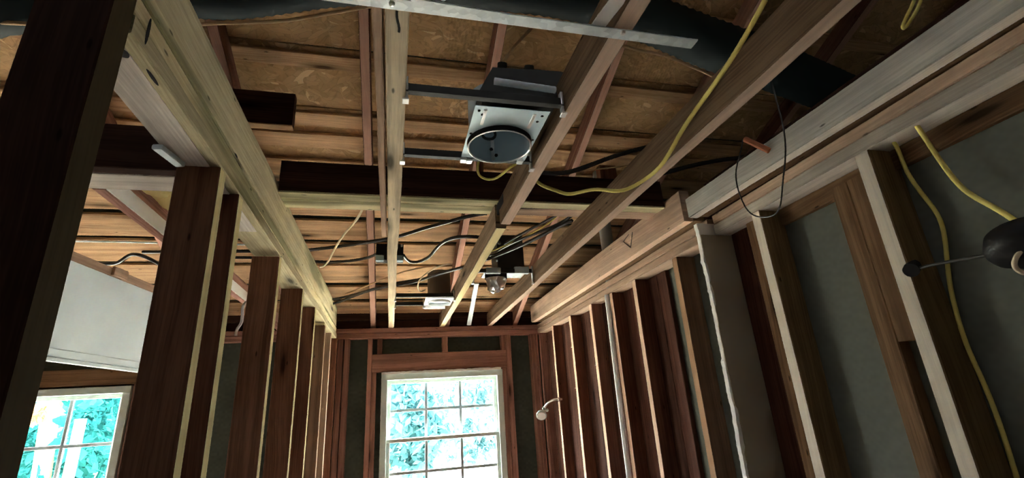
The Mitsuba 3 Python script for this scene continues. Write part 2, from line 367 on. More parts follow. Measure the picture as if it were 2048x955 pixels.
lstud(3.130, 3.168, 'wood_brown', top=ZB - .02); lstud(3.460, 3.498, 'wood_tan', top=ZB - .012); lstud(3.800, 3.846, 'wood_red', dx=.006)
add('shim', bx(XLO + .01, XL - .004, 3.131, 3.167, ZB - .019, ZB - .002), 'wood_pine', wl)
# ragged scraps and a thin greyish layer on the plate
add('pale_underside', bx(XLO + .001, XL - .022, 0.70, 1.55, ZB - .0025, ZB - .0004, ch=.0005), 'wood_grey', wl, label='thin greyish layer under the pale plate')
add('plaster_scrap', beam((XLO - .002, 1.03, ZB - .008), (XLO + .012, 1.11, ZB - .006), .022, .012), 'white_paint', wl)
for c_, sq in (((XL - .012, .80, ZB - .0015), (.22, 1.6, .1)), ((XL + .0005, .735, ZB + .040), (.05, .35, 1.9)), ((XL + .0005, 1.21, ZT + .002), (.05, .9, .25)), ((XL - .03, .74, ZB - .0028), (.6, .9, .1))):
    add('gouge', ball(np.array(c_), .014, 2, sq), 'black_matte', wl, smooth=True)

# ------------------------------------------------------------------ right stud wall
wr = thing('wall_right', 'open stud wall on the right with grey wallboard behind its studs', 'wall', kind='structure')
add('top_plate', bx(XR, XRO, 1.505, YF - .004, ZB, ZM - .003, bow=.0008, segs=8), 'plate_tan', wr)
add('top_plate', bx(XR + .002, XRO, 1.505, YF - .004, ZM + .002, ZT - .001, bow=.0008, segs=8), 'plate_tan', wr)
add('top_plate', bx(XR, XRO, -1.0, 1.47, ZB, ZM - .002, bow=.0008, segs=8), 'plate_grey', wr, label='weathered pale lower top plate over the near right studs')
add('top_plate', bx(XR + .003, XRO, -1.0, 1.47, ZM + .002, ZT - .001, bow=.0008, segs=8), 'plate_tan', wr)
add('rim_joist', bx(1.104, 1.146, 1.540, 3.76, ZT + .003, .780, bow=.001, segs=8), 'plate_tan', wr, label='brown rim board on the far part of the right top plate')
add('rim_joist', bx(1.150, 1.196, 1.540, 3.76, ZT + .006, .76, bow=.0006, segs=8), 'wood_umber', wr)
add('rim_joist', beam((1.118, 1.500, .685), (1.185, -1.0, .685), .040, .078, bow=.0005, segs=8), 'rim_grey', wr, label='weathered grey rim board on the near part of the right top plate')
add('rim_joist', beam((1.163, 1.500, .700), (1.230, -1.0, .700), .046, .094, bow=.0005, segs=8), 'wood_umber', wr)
add('back_strip', beam((1.205, 1.500, .72), (1.262, -1.0, .72), .020, .15), 'wood_dark', wr)  # dark strip added for the black gap above the rim
add('bottom_plate', bx(XR, XRO, -1.0, YF - .004, FLOOR, FLOOR + .038), 'wood_brown', wr)
def rstud(y0, y1, mat, dx=0.0, top=ZB):
    add('stud', bx(XR + dx, XRO, y0, y1, FLOOR + .039, top - .001, bow=.001, segs=6), mat, wr)
rstud(3.448, 3.486, 'stud_right', dx=.004); rstud(3.055, 3.095, 'stud_right'); rstud(2.690, 2.730, 'stud_right')
rstud(2.395, 2.433, 'stud_right', dx=.002); rstud(2.118, 2.156, 'stud_right'); rstud(1.745, 1.785, 'stud_mid', dx=.004)
rstud(1.236, 1.275, 'stud_near'); rstud(0.838, 0.878, 'stud_near'); rstud(0.42, 0.46, 'stud_near'); rstud(0.0, 0.04, 'stud_near'); rstud(3.800, 3.842, 'wood_rose', dx=.004)
for y0, y1 in ((1.95, 2.03), (2.032, 2.116), (2.158, 2.27), (2.272, 2.393), (2.435, 2.56), (2.562, 2.688), (2.732, 2.89), (2.892, 3.053), (3.097, 3.27), (3.272, 3.446), (3.488, 3.64), (3.642, 3.798), (1.50, 1.62), (1.362, 1.470), (1.277, 1.303)):
    add('back_board', bx(1.244, XRO - .001, y0, y1, FLOOR + .04, ZB - .002), 'wood_maroon', wr)
add('nailer', bx(1.222, XRO - .002, 1.305, 1.360, FLOOR + .04, ZB - .001), 'wood_umber', wr, label='flat reddish nailer strip in the bay beside the cut wallboard')
add('nailer', bx(1.226, XRO - .002, 0.958, 1.010, FLOOR + .04, ZB - .03), 'wood_umber', wr, label='full length flat brown nailer strip in the near bay')
add('nailer', bx(1.224, XRO - .002, 0.905, 0.956, 0.098, ZB - .03), 'wood_umber', wr, label='short flat brown nailer strip ending half way down the near bay')
add('back_strip', bx(1.246, XRO - .001, -0.2, 1.23, .515, ZB - .001), 'wood_umber', wr)
for y0, y1 in ((-1.0, 0.55), (0.553, 1.50), (1.503, 2.70), (2.703, 3.84)):
    add('wallboard', bx(XRO + .001, XRO + .014, y0, y1, FLOOR, ZT), 'drywall_paper', wr)
add('wallboard', bx(XRO + .015, XRO + .03, -1.0, YF - .01, FLOOR, ZT), 'room_paint', wr)
# nails standing out of the studs
for y, z in ((3.075, .36), (3.08, .10), (2.71, .21)):
    add('nail', cyl((XR - .012, y, z), (XR + .01, y, z), .002, 8), 'bright_metal', wr)

for p_, q_ in (((1.103, 2.043, .738), (1.103, 1.983, .690)), ((1.103, 1.945, .754), (1.103, 1.983, .690)), ((1.103, 2.046, .741), (1.103, 1.985, .756))):
    add('pencil_stroke', beam(p_, q_, .0012, .0028, up=(1, 0, 0), ch=.0002), 'dark_metal', wr)
# strip of old wallboard left across the wall
def ragged_slab(x0, x1, y0, y1, z0, z1, n=240):
    zs = np.linspace(z0, z1, n); base, jag = 0.004, []
    for _ in zs:
        if rng.random() < .12: base = rng.uniform(0, .011)
        jag.append(x0 + base + rng.uniform(0, .0022))
    poly = sg.Polygon(list(zip(jag, zs)) + [(x1, z1), (x1, z0)])
    m = trimesh.creation.extrude_polygon(poly, y1 - y0); v = np.array(m.vertices)
    return np.stack([v[:, 0], v[:, 2] + y0, v[:, 1]], 1), np.array(m.faces), None
rw = thing('wallboard_strip', 'upright strip of grey wallboard with torn white edge, standing out of the right stud wall', 'wallboard')
add('paper_face', ragged_slab(1.112, 1.262, 1.474, 1.478, FLOOR + .04, ZB - .001), 'kraft_paper', rw)
add('torn_core', ragged_slab(1.106, 1.262, 1.479, 1.498, FLOOR + .04, ZT - .03), 'plaster_white', rw, label='torn white gypsum edge')

# ------------------------------------------------------------------ roof seen from below
ce = thing('ceiling', 'open roof frame with reddish rafters under spaced orange-brown boards', 'ceiling', kind='structure')
CO, SI = 1 / math.hypot(1, SL), SL / math.hypot(1, SL)
NRM = np.array([0, SI, CO])             # normal of the far slope
for x in RX:
    for s in (1, -1):
        y0, y1 = 0.0, (YFO + .25) * s if s > 0 else YB - .3
        a = np.array([x, y0, raft(y0)]) + .046 * np.array([0, s * SI, CO]); b = np.array([x, y1, raft(y1)]) + .046 * np.array([0, s * SI, CO])
        if s > 0 or True: add('rafter', beam(a, b, .042, .092, up=(0, s * SI, CO), bow=.001, segs=6), 'rafter_wood', ce)
def roof_board(y0, y1, lift, th, mat, name, x0=XW, x1=XE, tilt=0.0):
    h0 = .0985
    ym = (y0 + y1) / 2; zc = Z0 - SL * ym + h0
    w = (y1 - y0) / CO
    c = np.array([0, ym, zc]) + NRM * (lift + th / 2)
    up = NRM
    add(name, beam(c + [x0, 0, 0], c + [x1, 0, 0], w, th, up=up, ch=.003, bow=.0015, segs=4, roll=tilt), mat, ce)
SPL = [XW, -2.40, -0.70, 1.01, 2.14, XE]
def row(y0, y1, lift, th, mat, name, splits):
    for a, b in zip(splits[:-1], splits[1:]):
        roof_board(y0 + rng.uniform(-.004, .004), y1 + rng.uniform(-.004, .004), lift + rng.uniform(0, .002), th, mat, name, a + .0015, b - .0015, rng.uniform(-.01, .01))
BOARDS = [(1.876, 1.940), (2.163, 2.238), (2.280, 2.368), (2.445, 2.60), (2.64, 2.850), (2.888, 3.056), (3.090, 3.284), (3.308, 3.492), (3.532, 3.682), (3.722, 3.90)]
for i, (a, b) in enumerate(BOARDS):
    sp = SPL if i % 2 else [XW, -1.85, -0.14, 2.70, XE]
    row(a, b, 0.0, .020, 'wood_roof', 'roof_board', sp)
PANELS = [(0.02, 0.62), (0.625, 1.24), (1.245, 1.845), (1.85, 2.145), (2.15, 2.46), (2.465, 2.62)]
for i, (a, b) in enumerate(PANELS):
    row(a, b, .021, .012, 'osb', 'roof_panel', [XW, -1.28, 0.435, 2.13, XE] if i % 2 else [XW, -2.42, -0.135, 1.57, XE])
for i, (a, b) in enumerate(((1.50, 1.56), (1.18, 1.26))): row(a, b, 0.0, .020, 'wood_roof', 'roof_board', SPL)
# tar paper above, both slopes
for s in (1, -1):
    ye = 4.35 if s > 0 else YB - .35
    a = np.array([0, 0, Z0 + .0985]) + .045 * np.array([0, s * SI, CO]); b = np.array([0, ye, raft(ye) + .0985]) + .045 * np.array([0, s * SI, CO])
    m = beam(a, b, XE - XW + .3, .02, up=(0, s * SI, CO)); m[0][:, 0] += (XE + XW) / 2
    add('tar_paper', m, 'felt', ce)
add('ridge_board', bx(XW, XE, -.012, .012, Z0 - .02, Z0 + .09), 'wood_red', ce)

# ------------------------------------------------------------------ ceiling joists and the beam on them
j = thing('ceiling_joist', 'pale ceiling joist seen edge on with a thin reddish strip beside it', 'joist')
add('joist', bx(-.021, .020, .15, YFO - .03, ZT + .001, JT, bow=.0016, segs=12), 'joist_tan', j)
add('side_strip', bx(-.043, -.026, .15, 1.80, ZT + .004, JT - .02, bow=.001, segs=8), 'wood_tan', j, label='thin reddish strip beside the pale joist')
j = thing('ceiling_joist', 'spliced ceiling joist crossing behind the big round light housing, middle of the three joists', 'joist')
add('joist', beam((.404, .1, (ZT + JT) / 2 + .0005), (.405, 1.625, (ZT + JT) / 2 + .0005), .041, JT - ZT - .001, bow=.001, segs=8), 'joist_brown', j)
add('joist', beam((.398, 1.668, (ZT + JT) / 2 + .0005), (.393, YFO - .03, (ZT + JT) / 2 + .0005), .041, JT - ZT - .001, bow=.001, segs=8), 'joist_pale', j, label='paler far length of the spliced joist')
add('splice_gap', bx(.384, .414, 1.55, 1.75, ZT + .055, JT - .003), 'black_matte', j)  # black filler: darkness of the open splice put into its colour
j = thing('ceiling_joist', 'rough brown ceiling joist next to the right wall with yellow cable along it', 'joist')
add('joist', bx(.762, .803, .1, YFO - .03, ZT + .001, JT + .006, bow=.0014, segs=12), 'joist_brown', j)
j = thing('ceiling_joist', 'ceiling joist in the next room beyond the left top plate with a pale lit side', 'joist')
add('joist', bx(-.818, -.786, 1.452, YFO - .03, ZT + .001, JT, bow=.001, segs=8), 'wood_rose', j)
add('lit_side', bx(-.786, -.783, 1.455, YFO - .4, ZT + .003, ZT + .055), 'plaster_white', j, label='pale layer painted for the lit side')  # white layer stands for window light on the joist side
ins = thing('insulation_scrap', 'yellowed torn insulation lying on the joist of the next room', 'insulation')
pts = []
def lump(c, r, k=3.0, amp=.35, seed=0, sub=3, squash=(1, 1, 1)):
    m = trimesh.creation.icosphere(sub, 1.0); v = np.array(m.vertices); g = np.random.default_rng(seed)
    w = g.normal(0, k, (6, 3)); ph = g.uniform(0, 6, 6)
    d = 1 + amp * np.mean(np.sin(v @ w.T + ph), axis=1) * 2
    return v * d[:, None] * r * np.array(squash) + c, np.array(m.faces), None
add('tuft', lump((-.755, 1.74, .755), .06, seed=1, k=4, squash=(1, 1.6, .6)), 'insulation', ins, smooth=True)
add('tuft', lump((-.74, 1.60, .745), .045, seed=2, k=4, squash=(1, 1.3, .6)), 'insulation', ins, smooth=True)

pb = thing('cross_beam', 'shade-darkened board on edge lying across the ceiling joists, with a flat pale board behind it', 'beam')
add('edge_board', bx(XL + .004, 1.100, 1.648, 1.702, JT + .014, .875), 'wood_dark', pb)  # board coloured near black for its shaded near face
add('lit_underside', bx(XL + .004, 1.100, 1.647, 1.703, JT + .006, JT + .013), 'wood_pine', pb, label='pale strip added for the lit underside')  # added pale strip: lit bottom of the board above
add('flat_board', bx(XL + .004, .39, 1.706, 1.786, JT + .007, JT + .045), 'wood_pine', pb, label='flat pale board lit from the window')
add('flat_board', bx(.394, 1.100, 1.706, 1.782, JT + .007, JT + .045), 'wood_tan', pb)
pb = thing('cross_beam', 'weathered board across the joists of the next room, left of the left top plate', 'beam')
add('edge_board', bx(-2.4, XLO - .01, 1.308, 1.347, ZT + .001, .775), 'wood_dark', pb)
add('flat_board', bx(-2.4, XLO - .01, 1.349, 1.448, ZT + .001, ZT + .037), 'wood_grey', pb)
bl = add('rafter_block', bx(-.95, -.435, 1.96, 2.0, 1.215, 1.375), 'wood_dark')  # near-black colour carries the shade on the near face
add('lit_lower_face', bx(-.95, -.435, 1.96, 2.0, 1.208, 1.214), 'wood_roof', bl)  # pale slab painted for the lit bottom of the block
tag(bl, 'shade-darkened block standing between two rafters beside the left rim board', 'wood block')
for (x0, x1), lab in zip(((.885, .965), (.335, .36)), ('short pink block end above the cross beam beside the brown joist', 'short pink block end above the cross beam below the big light housing')):
    k = add('wood_block', bx(x0, x1, 1.76, 1.80, .88, 1.0), 'wood_red'); tag(k, lab, 'wood block')

# ------------------------------------------------------------------ windows
def window(key, lab, o, sx, zmeet, rows_z, cols):
    x0, x1, z0, z1 = o
    w = thing(key, lab, 'window', kind='structure')
    yf = YF - .004
    fw = .045
    fr = cat(bx(x0, x1, yf, YFO + .02, z1 - fw, z1), bx(x0, x1, yf, YFO + .02, z0, z0 + fw),
             bx(x0, x0 + fw, yf + .001, YFO + .02, z0 + fw, z1 - fw), bx(x1 - fw, x1, yf + .001, YFO + .02, z0 + fw, z1 - fw))
    add('frame', fr, 'white_vinyl', w)
    for nm, (a, b), yo in (('sash', (zmeet - .002, z1 - fw), .045), ('sash', (z0 + fw, zmeet + .024), .015)):
        s = .026; y0, y1 = YF + yo, YF + yo + .028
        xa, xb = x0 + fw, x1 - fw
        sk = add(nm, cat(bx(xa, xb, y0, y1, b - s, b), bx(xa, xb, y0, y1, a, a + s), bx(xa, xa + s, y0, y1, a + s, b - s), bx(xb - s, xb, y0, y1, a + s, b - s)), 'white_vinyl', w)
        gx0, gx1, gz0, gz1 = xa + s, xb - s, a + s, b - s
        for c in range(1, cols):
            x = gx0 + (gx1 - gx0) * c / cols
            add('muntin', bx(x - .010, x + .010, y0 + .010, y0 + .018, gz0, gz1), 'muntin_grey', sk)
        zz = (gz0 + gz1) / 2
        add('muntin', bx(gx0, gx1, y0 + .010, y0 + .018, zz - .010, zz + .010), 'muntin_grey', sk)
        v = np.array([(gx0, y0 + .022, gz0), (gx1, y0 + .022, gz0), (gx1, y0 + .022, gz1), (gx0, y0 + .022, gz1)])
        add('pane', (v, np.array([(0, 1, 2), (0, 2, 3)]), None), 'glass', sk)
    return w
pass
window('window_1', 'white double hung window with six light sashes in the far wall', W1, 0, -.180, 2, 3)
window('window_2', 'white window of the next room seen between the left studs', W2, 0, -.36, 2, 3)
# torn wallboard edge above the window frame
xs = np.linspace(-.062, .85, 50)
poly = sg.Polygon([(x, W1[3] - .002) for x in xs] + [(x, W1[3] + .010 + .012 * rng.random() * (0.4 + .6 * (x + .06))) for x in xs[::-1]])
m = trimesh.creation.extrude_polygon(poly.buffer(0), .012); v = np.array(m.vertices)
k = add('wallboard_remnant', (np.stack([v[:, 0], YF - .018 + v[:, 2], v[:, 1]], 1), np.array(m.faces), None), 'plaster_white')
tag(k, 'ragged strip of torn white wallboard along the top of the far window frame', 'wallboard')

# ------------------------------------------------------------------ next room: hanging soffit
so = thing('soffit', 'pale grey-blue wallboard soffit hanging in the next room, seen between the near left studs', 'soffit')
def along(y, d=0.0):
    """A point on the soffit's foot line, d to its right."""
    return np.array([-1.206 + .1244 * (y - 2.155) + d * .9924, y - d * .1234])
def srow(y0, y1, d, w, z0, z1):
    p, q = along(y0, d), along(y1, d); return beam((p[0], p[1], (z0 + z1) / 2), (q[0], q[1], (z0 + z1) / 2), w, z1 - z0)
add('panel', srow(1.5, 2.95, -.007, .014, .296, .646), 'white_paint', so)
add('trim', srow(1.5, 2.95, .003, .012, .280, .312), 'white_paint', so)
add('trim', srow(1.5, 2.95, .007, .020, .264, .279), 'white_paint', so)
add('top_board', srow(1.2, 2.40, -.046, .089, .648, .684), 'wood_tan', so, label='orange board on top of the soffit')
add('top_board', srow(2.43, 3.2, -.044, .089, .648, .684), 'wood_tan', so)
add('cleat', srow(2.36, 2.45, .004, .012, .650, .690), 'wood_tan', so)

# ------------------------------------------------------------------ recessed light housings
def bars(parent, y, x0, x1, z, d=.0):
    k = add('hanger_bar', cat(bx(x0, x1, y - .006, y + .006, z, z + .022, ch=.001), bx(x0, x1, y - .012, y + .004, z - .002, z, ch=.0005)), 'dark_metal', parent)
    for x in (x0, x1):
        add('foot', cat(bx(x - .007, x + .007, y - .009, y + .009, ZT - .005, ZT - .001, ch=.001), bx(x - .001 if x == x0 else x - .005, x + .005 if x == x0 else x + .001, y - .008, y + .008, ZT - .001, z + .038, ch=.001)), 'bright_metal', k)

r1 = thing('recessed_light', 'big round recessed light housing with shiny metal plate and dark box between two joists', 'light fixture', 'recessed light housings in the open ceiling')
cx, cy, R = .268, 1.088, .086
add('plate', plate_hole(.178, .360, .932, 1.190, .664, .002, (cx, cy, R)), 'plate_metal', r1)
add('collar', lathe([(R - .002, .672), (R - .002, .6515)], (cx, cy, 0), n=56), 'black_matte', r1, smooth=40)  # black colour stands for shadow on the outer can wall
add('rim', lathe([(R - .0021, .652), (R - .001, .650), (R - .004, .649), (R - .006, .651), (R - .006, .66)], (cx, cy, 0), n=56), 'bright_metal', r1, smooth=40)
add('can', lathe([(R - .0065, .652), (R - .0065, .80), (.05, .825), (.0, .828)], (cx, cy, 0), n=56), 'can_inside', r1, smooth=40)
add('wire_port', lathe([(.017, 0), (.017, .004), (.023, .004), (.024, 0)], (cx - .012, cy + R - .010, .738), (0, -1, .15), 28), 'dark_metal', r1, smooth=40)
for x, z in ((cx + .008, .672), (cx - .005, .690)): add('hole', cyl((x, cy + R - .009, z), (x, cy + R - .0065, z), .005, 10), 'black_matte', r1)
add('seam', bx(cx - .006, cx + .004, cy + R - .0085, cy + R - .0068, .655, .72, ch=.0003), 'bright_metal', r1)
for x in (.205, .325): add('slot_rib', bx(x - .004, x + .004, .945, 1.005, .661, .6645, ch=.001), 'bright_metal', r1)
for x, y in ((.19, .95), (.345, .95), (.20, .965), (.34, .975), (.186, 1.05), (.352, 1.06)): add('hole', cyl((x, y, .6625), (x, y, .6645), .0035, 10), 'black_matte', r1)
for x, y in ((.185, 1.182), (.202, 1.184), (.345, 1.17)): add('tab', bx(x - .008, x + .008, y - .008, y + .010, .655, .664, ch=.001), 'bright_metal', r1)
pf = sg.Polygon([(.19, .71), (.225, .78), (.40, .79), (.425, .77), (.425, .70), (.20, .695)])
m = trimesh.creation.extrude_polygon(pf, .10); v = np.array(m.vertices)
bxk = add('junction_box', (np.stack([v[:, 0], .935 + v[:, 2], v[:, 1]], 1), np.array(m.faces), None), 'dark_metal', r1)
add('tube', cyl((.222, .915, .724), (.372, .915, .716), .0085, 16), 'white_paint', r1, label='pale shiny tube across the box')
for x in (.255, .325): add('cable_clamp', cyl((x, .97, .775), (x, .955, .812), .012, 14), 'dark_metal', bxk)
bars(r1, .908, .020, .383, .664); bars(r1, 1.186, .020, .383, .664)

r2 = thing('recessed_light', 'small round recessed light with white plate and bronze can near the far wall', 'light fixture', 'recessed light housings in the open ceiling')
cx, cy, R = .292, 3.02, .072
add('plate', plate_hole(.200, .372, 2.905, 3.135, .662, .004, (cx, cy, R)), 'bright_metal', r2)
add('rim', lathe([(R - .0005, .668), (R - .0005, .650), (R - .004, .650), (R - .004, .668)], (cx, cy, 0), n=40), 'bright_metal', r2, smooth=40)
add('can', lathe([(R, .667), (R, .855), (.0, .86)], (cx, cy, 0), n=40), 'bronze_metal', r2, smooth=40)
add('lamp_lens', lathe([(0, .667), (R - .007, .665)], (cx, cy, 0), n=40), 'can_inside', r2)
add('lip', bx(.205, .34, 3.128, 3.137, .642, .662, ch=.001), 'bright_metal', r2)
bars(r2, 2.90, .020, .372, .668); bars(r2, 3.10, .020, .200, .660)
add('wire_whip', tube([(.205, 3.0, .74), (.162, 2.944, .72), (.156, 2.842, .75), (.2, 2.761, .78), (.279, 2.672, .8), (.334, 2.65, .8)], .004, 8, 40), 'cable_beige', r2, smooth=True)

r3 = thing('recessed_light', 'recessed light with square dark box and silver foil reflector beside the brown joist', 'light fixture', 'recessed light housings in the open ceiling')
add('housing', bx(.565, .718, 2.50, 2.66, .735, .93), 'dark_metal', r3)
add('clip', bx(.495, .575, 2.475, 2.50, .700, .732, ch=.002), 'white_paint', r3); add('clip', bx(.655, .735, 2.475, 2.50, .700, .738, ch=.002), 'white_paint', r3)
add('plate', bx(.50, .735, 2.50, 2.66, .722, .728, ch=.001), 'galvanized', r3)
add('collar', lathe([(.062, .72), (.062, .690), (.056, .690), (.056, .72)], (.565, 2.56, 0), n=36), 'black_matte', r3, smooth=40)
g = np.random.default_rng(5)
m = trimesh.creation.icosphere(2, 1.0); v = np.array(m.vertices); v = v * (1 + .09 * g.normal(size=(len(v), 1))); v[:, 2] = np.where(v[:, 2] > 0, v[:, 2] * .2, v[:, 2])
add('reflector', (v * [.056, .056, .085] + [.563, 2.56, .690], np.array(m.faces), None), 'chrome', r3, label='crumpled silver foil reflector')
bars(r3, 2.487, .420, .758, .705)
add('knob', ball((.553, 2.46, .765), .007), 'white_paint', r3, smooth=True)

jb = thing('junction_box', 'dark electrical junction box with pale blue clips behind the pale joist', 'junction box')
add('box', bx(-.085, .055, 2.50, 2.56, .775, .865), 'black_plastic', jb)
add('clip', bx(-.085, -.045, 2.475, 2.50, .765, .795), 'box_blue', jb); add('clip', bx(.012, .052, 2.475, 2.50, .765, .795), 'box_blue', jb)
add('screw', cyl((.045, 2.49, .85), (.045, 2.47, .85), .006, 10), 'bright_metal', jb)

# ------------------------------------------------------------------ metal straps, duct
ms = thing('metal_strap', 'long flat galvanized hanger strap under the joists at the top of the picture', 'metal strap')
add('strap', beam((-.128, .640, .640), (.556, .640, .640), .024, .003, ch=.0006), 'galvanized', ms)
add('strap', beam((.02, .628, .6365), (.18, .633, .6365), .018, .003, ch=.0006), 'galvanized', ms)
for x, y in ((-.010, .638), (.402, .634)): add('screw', lathe([(0, -.006), (.004, -.005), (.006, 0)], (x, y, .6395), n=12), 'bright_metal', ms)
fs = add('foil_strap', beam((.352, .636, .6435), (.378, .45, .6435), .028, .003, ch=.001, bow=.0012, segs=6), 'bright_metal')
tag(fs, 'crumpled bright foil strap hanging along the middle joist above the long metal strap', 'foil strap')
hk = add('bent_nail', tube([(-.002, .66, .645), (-.001, .675, .642), (.002, .69, .641), (.002, .70, .637)], .0022, 8, 20), 'dark_metal')
tag(hk, 'small bent nail in the underside of the pale joist', 'nail')
wb = add('plastic_clamp', lump((.072, .628, .668), .012, seed=4, amp=.15, squash=(1.1, 1, 1)), 'white_paint', smooth=True)
tag(wb, 'small white plastic clamp above the metal strap at the top edge', 'clamp')
du = add('flexible_duct', tube([(-2.6, 1.7, .95), (-1.6, 1.55, 1.10), (-1.176, 1.5, 1.27), (-.759, 1.5, 1.405), (-.608, 1.5, 1.42), (-.414, 1.48, 1.46), (-.209, 1.45, 1.50), (.059, 1.40, 1.50), (.382, 1.36, 1.50), (.689, 1.34, 1.485), (.991, 1.34, 1.43), (1.21, 1.34, 1.36), (1.483, 1.36, 1.31), (1.846, 1.44, 1.30), (2.225, 1.55, 1.32), (3.3, 1.9, 1.25)], (.070, .095), 20, 260, ribs=.03), 'duct_foil', smooth=True)
tag(du, 'dark flexible duct running across the attic above the joists', 'duct')

# ------------------------------------------------------------------ cables and wires
def cable(name, pts, r, mat, label, m=80, group=None):
    k = add(name, tube(pts, r, 10, m), mat, smooth=True); tag(k, label, 'wire' if 'wire' in name else 'cable', group)
cable('electric_cable', [(.75, .607, .791), (.75, .633, .777), (.75, .725, .74), (.75, .846, .708), (.745, .972, .673), (.735, 1.058, .629), (.73, 1.166, .623), (.68, 1.235, .615), (.62, 1.284, .64), (.56, 1.348, .651), (.51, 1.35, .663), (.45, 1.328, .674), (.432, 1.351, .722), (.40, 1.40, .76)], .0058, 'cable_yellow', 'thick yellow cable drooping along the brown joist and crossing to the middle joist', 120)
cable('electric_cable', [(.27, 1.40, .78), (.272, 1.424, .75), (.289, 1.439, .74), (.323, 1.436, .735), (.354, 1.385, .738), (.385, 1.356, .752)], .0042, 'cable_yellow', 'short yellow cable loop just below the big round light housing', 40)
cable('electric_cable', [(-.413, 2.9, .85), (-.339, 2.633, .80), (-.278, 2.365, .78), (-.206, 2.094, .77), (-.148, 1.911, .76), (-.106, 1.80, .80)], .0050, 'cable_beige', 'beige cable slanting from the cross beam down to the left rim board', 60)
BK = 'black cables strung over the far joists'
cable('electric_cable', [(-1.2, 2.62, .84), (-.505, 2.566, .84), (-.417, 2.545, .84), (-.261, 2.451, .83), (-.11, 2.344, .82), (.009, 2.271, .82), (.144, 2.138, .82), (.232, 2.086, .83), (.322, 2.059, .85), (.42, 2.03, .86)], .0085, 'cable_black', 'black cable rising from the left rim board over the pale joist to the cross beam', 90, BK)
cable('electric_cable', [(-1.0, 2.64, .82), (-.483, 2.667, .82), (-.385, 2.691, .82), (-.227, 2.667, .82), (-.08, 2.560, .83)], .0075, 'cable_black', 'level black cable from the left wall into the dark junction box', 60, BK)
cable('electric_cable', [(.055, 2.55, .82), (.08, 2.614, .81), (.117, 2.651, .81), (.175, 2.592, .81), (.213, 2.401, .80), (.24, 2.281, .80), (.281, 2.212, .80), (.339, 2.186, .80), (.413, 2.189, .80), (.532, 2.271, .80)], .0085, 'cable_black', 'curved black cable with white sheen from the junction box to the middle joist', 80, BK)
cable('electric_cable', [(-.434, 3.523, .76), (-.271, 3.324, .765), (-.074, 3.078, .77), (.107, 2.954, .77), (.271, 2.735, .77), (.421, 2.567, .77), (.549, 2.361, .77), (.639, 2.186, .77), (.721, 2.029, .78), (.79, 1.909, .79)], .0085, 'cable_black', 'long black cable of the slanting bundle, lower one', 100, BK)
cable('electric_cable', [(-.407, 3.427, .777), (-.204, 3.267, .783), (.018, 3.04, .789), (.196, 2.917, .789), (.331, 2.755, .789), (.475, 2.546, .789), (.561, 2.293, .789), (.647, 2.119, .789), (.741, 2.014, .802), (.79, 1.873, .812)], .0075, 'cable_black', 'long black cable of the slanting bundle, upper one', 100, BK)
cable('electric_cable', [(.55, 2.25, .79), (.60, 2.15, .80), (.67, 2.02, .81), (.75, 1.90, .83), (.80, 1.83, .86)], .0065, 'cable_black', 'short black cable beside the brown joist above the slanting bundle', 50, BK)
cable('electric_cable', [(-.30, 3.36, .80), (-.12, 3.12, .81), (-.02, 3.0, .82), (.10, 2.85, .82), (.25, 2.72, .81)], .0045, 'cable_tan', 'thin tan cable lying on the slanting black bundle near the left wall', 50)
cable('electric_cable', [(.44, 2.45, .785), (.52, 2.33, .785), (.60, 2.19, .79), (.68, 2.05, .80), (.74, 1.93, .83)], .0035, 'cable_yellow', 'thin yellow cable beside the black bundle over the square light box', 50)
cable('electric_cable', [(-1.4, 1.5, 1.20), (-.66, 1.45, 1.246), (-.575, 1.45, 1.268), (-.456, 1.45, 1.292), (-.363, 1.45, 1.316), (-.268, 1.45, 1.354), (-.152, 1.45, 1.401), (-.065, 1.45, 1.435), (.05, 1.47, 1.47)], .0065, 'cable_tan', 'tan cable below the duct at the upper left', 80)
cable('electric_cable', [(.78, 1.45, 1.42), (.875, 1.45, 1.399), (.964, 1.45, 1.381), (1.101, 1.45, 1.364), (1.235, 1.45, 1.32), (1.347, 1.45, 1.272), (1.5, 1.5, 1.2)], .006, 'cable_tan', 'tan cable below the duct at the upper right', 60)
cable('electric_cable', [(.45, 1.60, .845), (.577, 1.61, .863), (.654, 1.6, .864), (.765, 1.6, .905), (.858, 1.6, .945), (.978, 1.6, .989), (1.152, 1.6, 1.039)], .009, 'cable_black', 'black cable rising over the cross beam between middle and brown joist', 60)
cable('electric_cable', [(.95, 1.6, .86), (1.1, 1.6, .891), (1.227, 1.6, .93), (1.358, 1.6, .963), (1.547, 1.6, 1.001)], .009, 'cable_black', 'black cable right of the brown joist going to the right wall', 60)
cable('electric_cable', [(.45, 1.635, .862), (.518, 1.63, .864), (.623, 1.63, .878), (.754, 1.63, .897), (.89, 1.63, .919), (1.033, 1.63, .948)], .003, 'cable_tan', 'thin orange wire just under the black cable over the cross beam', 50)
cable('electric_cable', [(.27, 1.14, .86), (.275, 1.156, .9), (.351, 1.277, 1.1), (.424, 1.353, 1.25), (.494, 1.393, 1.36), (.52, 1.42, 1.44)], .006, 'cable_tan', 'brown cable climbing from the big light housing to the duct', 40)
cable('electric_cable', [(1.06, .949, .872), (1.06, .953, .729), (1.06, .968, .633), (1.07, 1.018, .55), (1.08, 1.064, .493), (1.09, 1.129, .498), (1.09, 1.183, .535), (1.08, 1.196, .601), (1.07, 1.182, .665), (1.07, 1.152, .712), (1.075, 1.123, .76)], .0022, 'cable_black', 'thin dark wire hanging in a big loop in front of the grey rim board', 90)
cable('electric_cable', [(1.197, .728, .575), (1.215, .728, .52), (1.215, .716, .455), (1.215, .697, .39), (1.215, .672, .349), (1.20, .64, .309), (1.16, .60, .26)], .0055, 'cable_yellow', 'yellow cable from the right top plate down to the black fixture', 60)
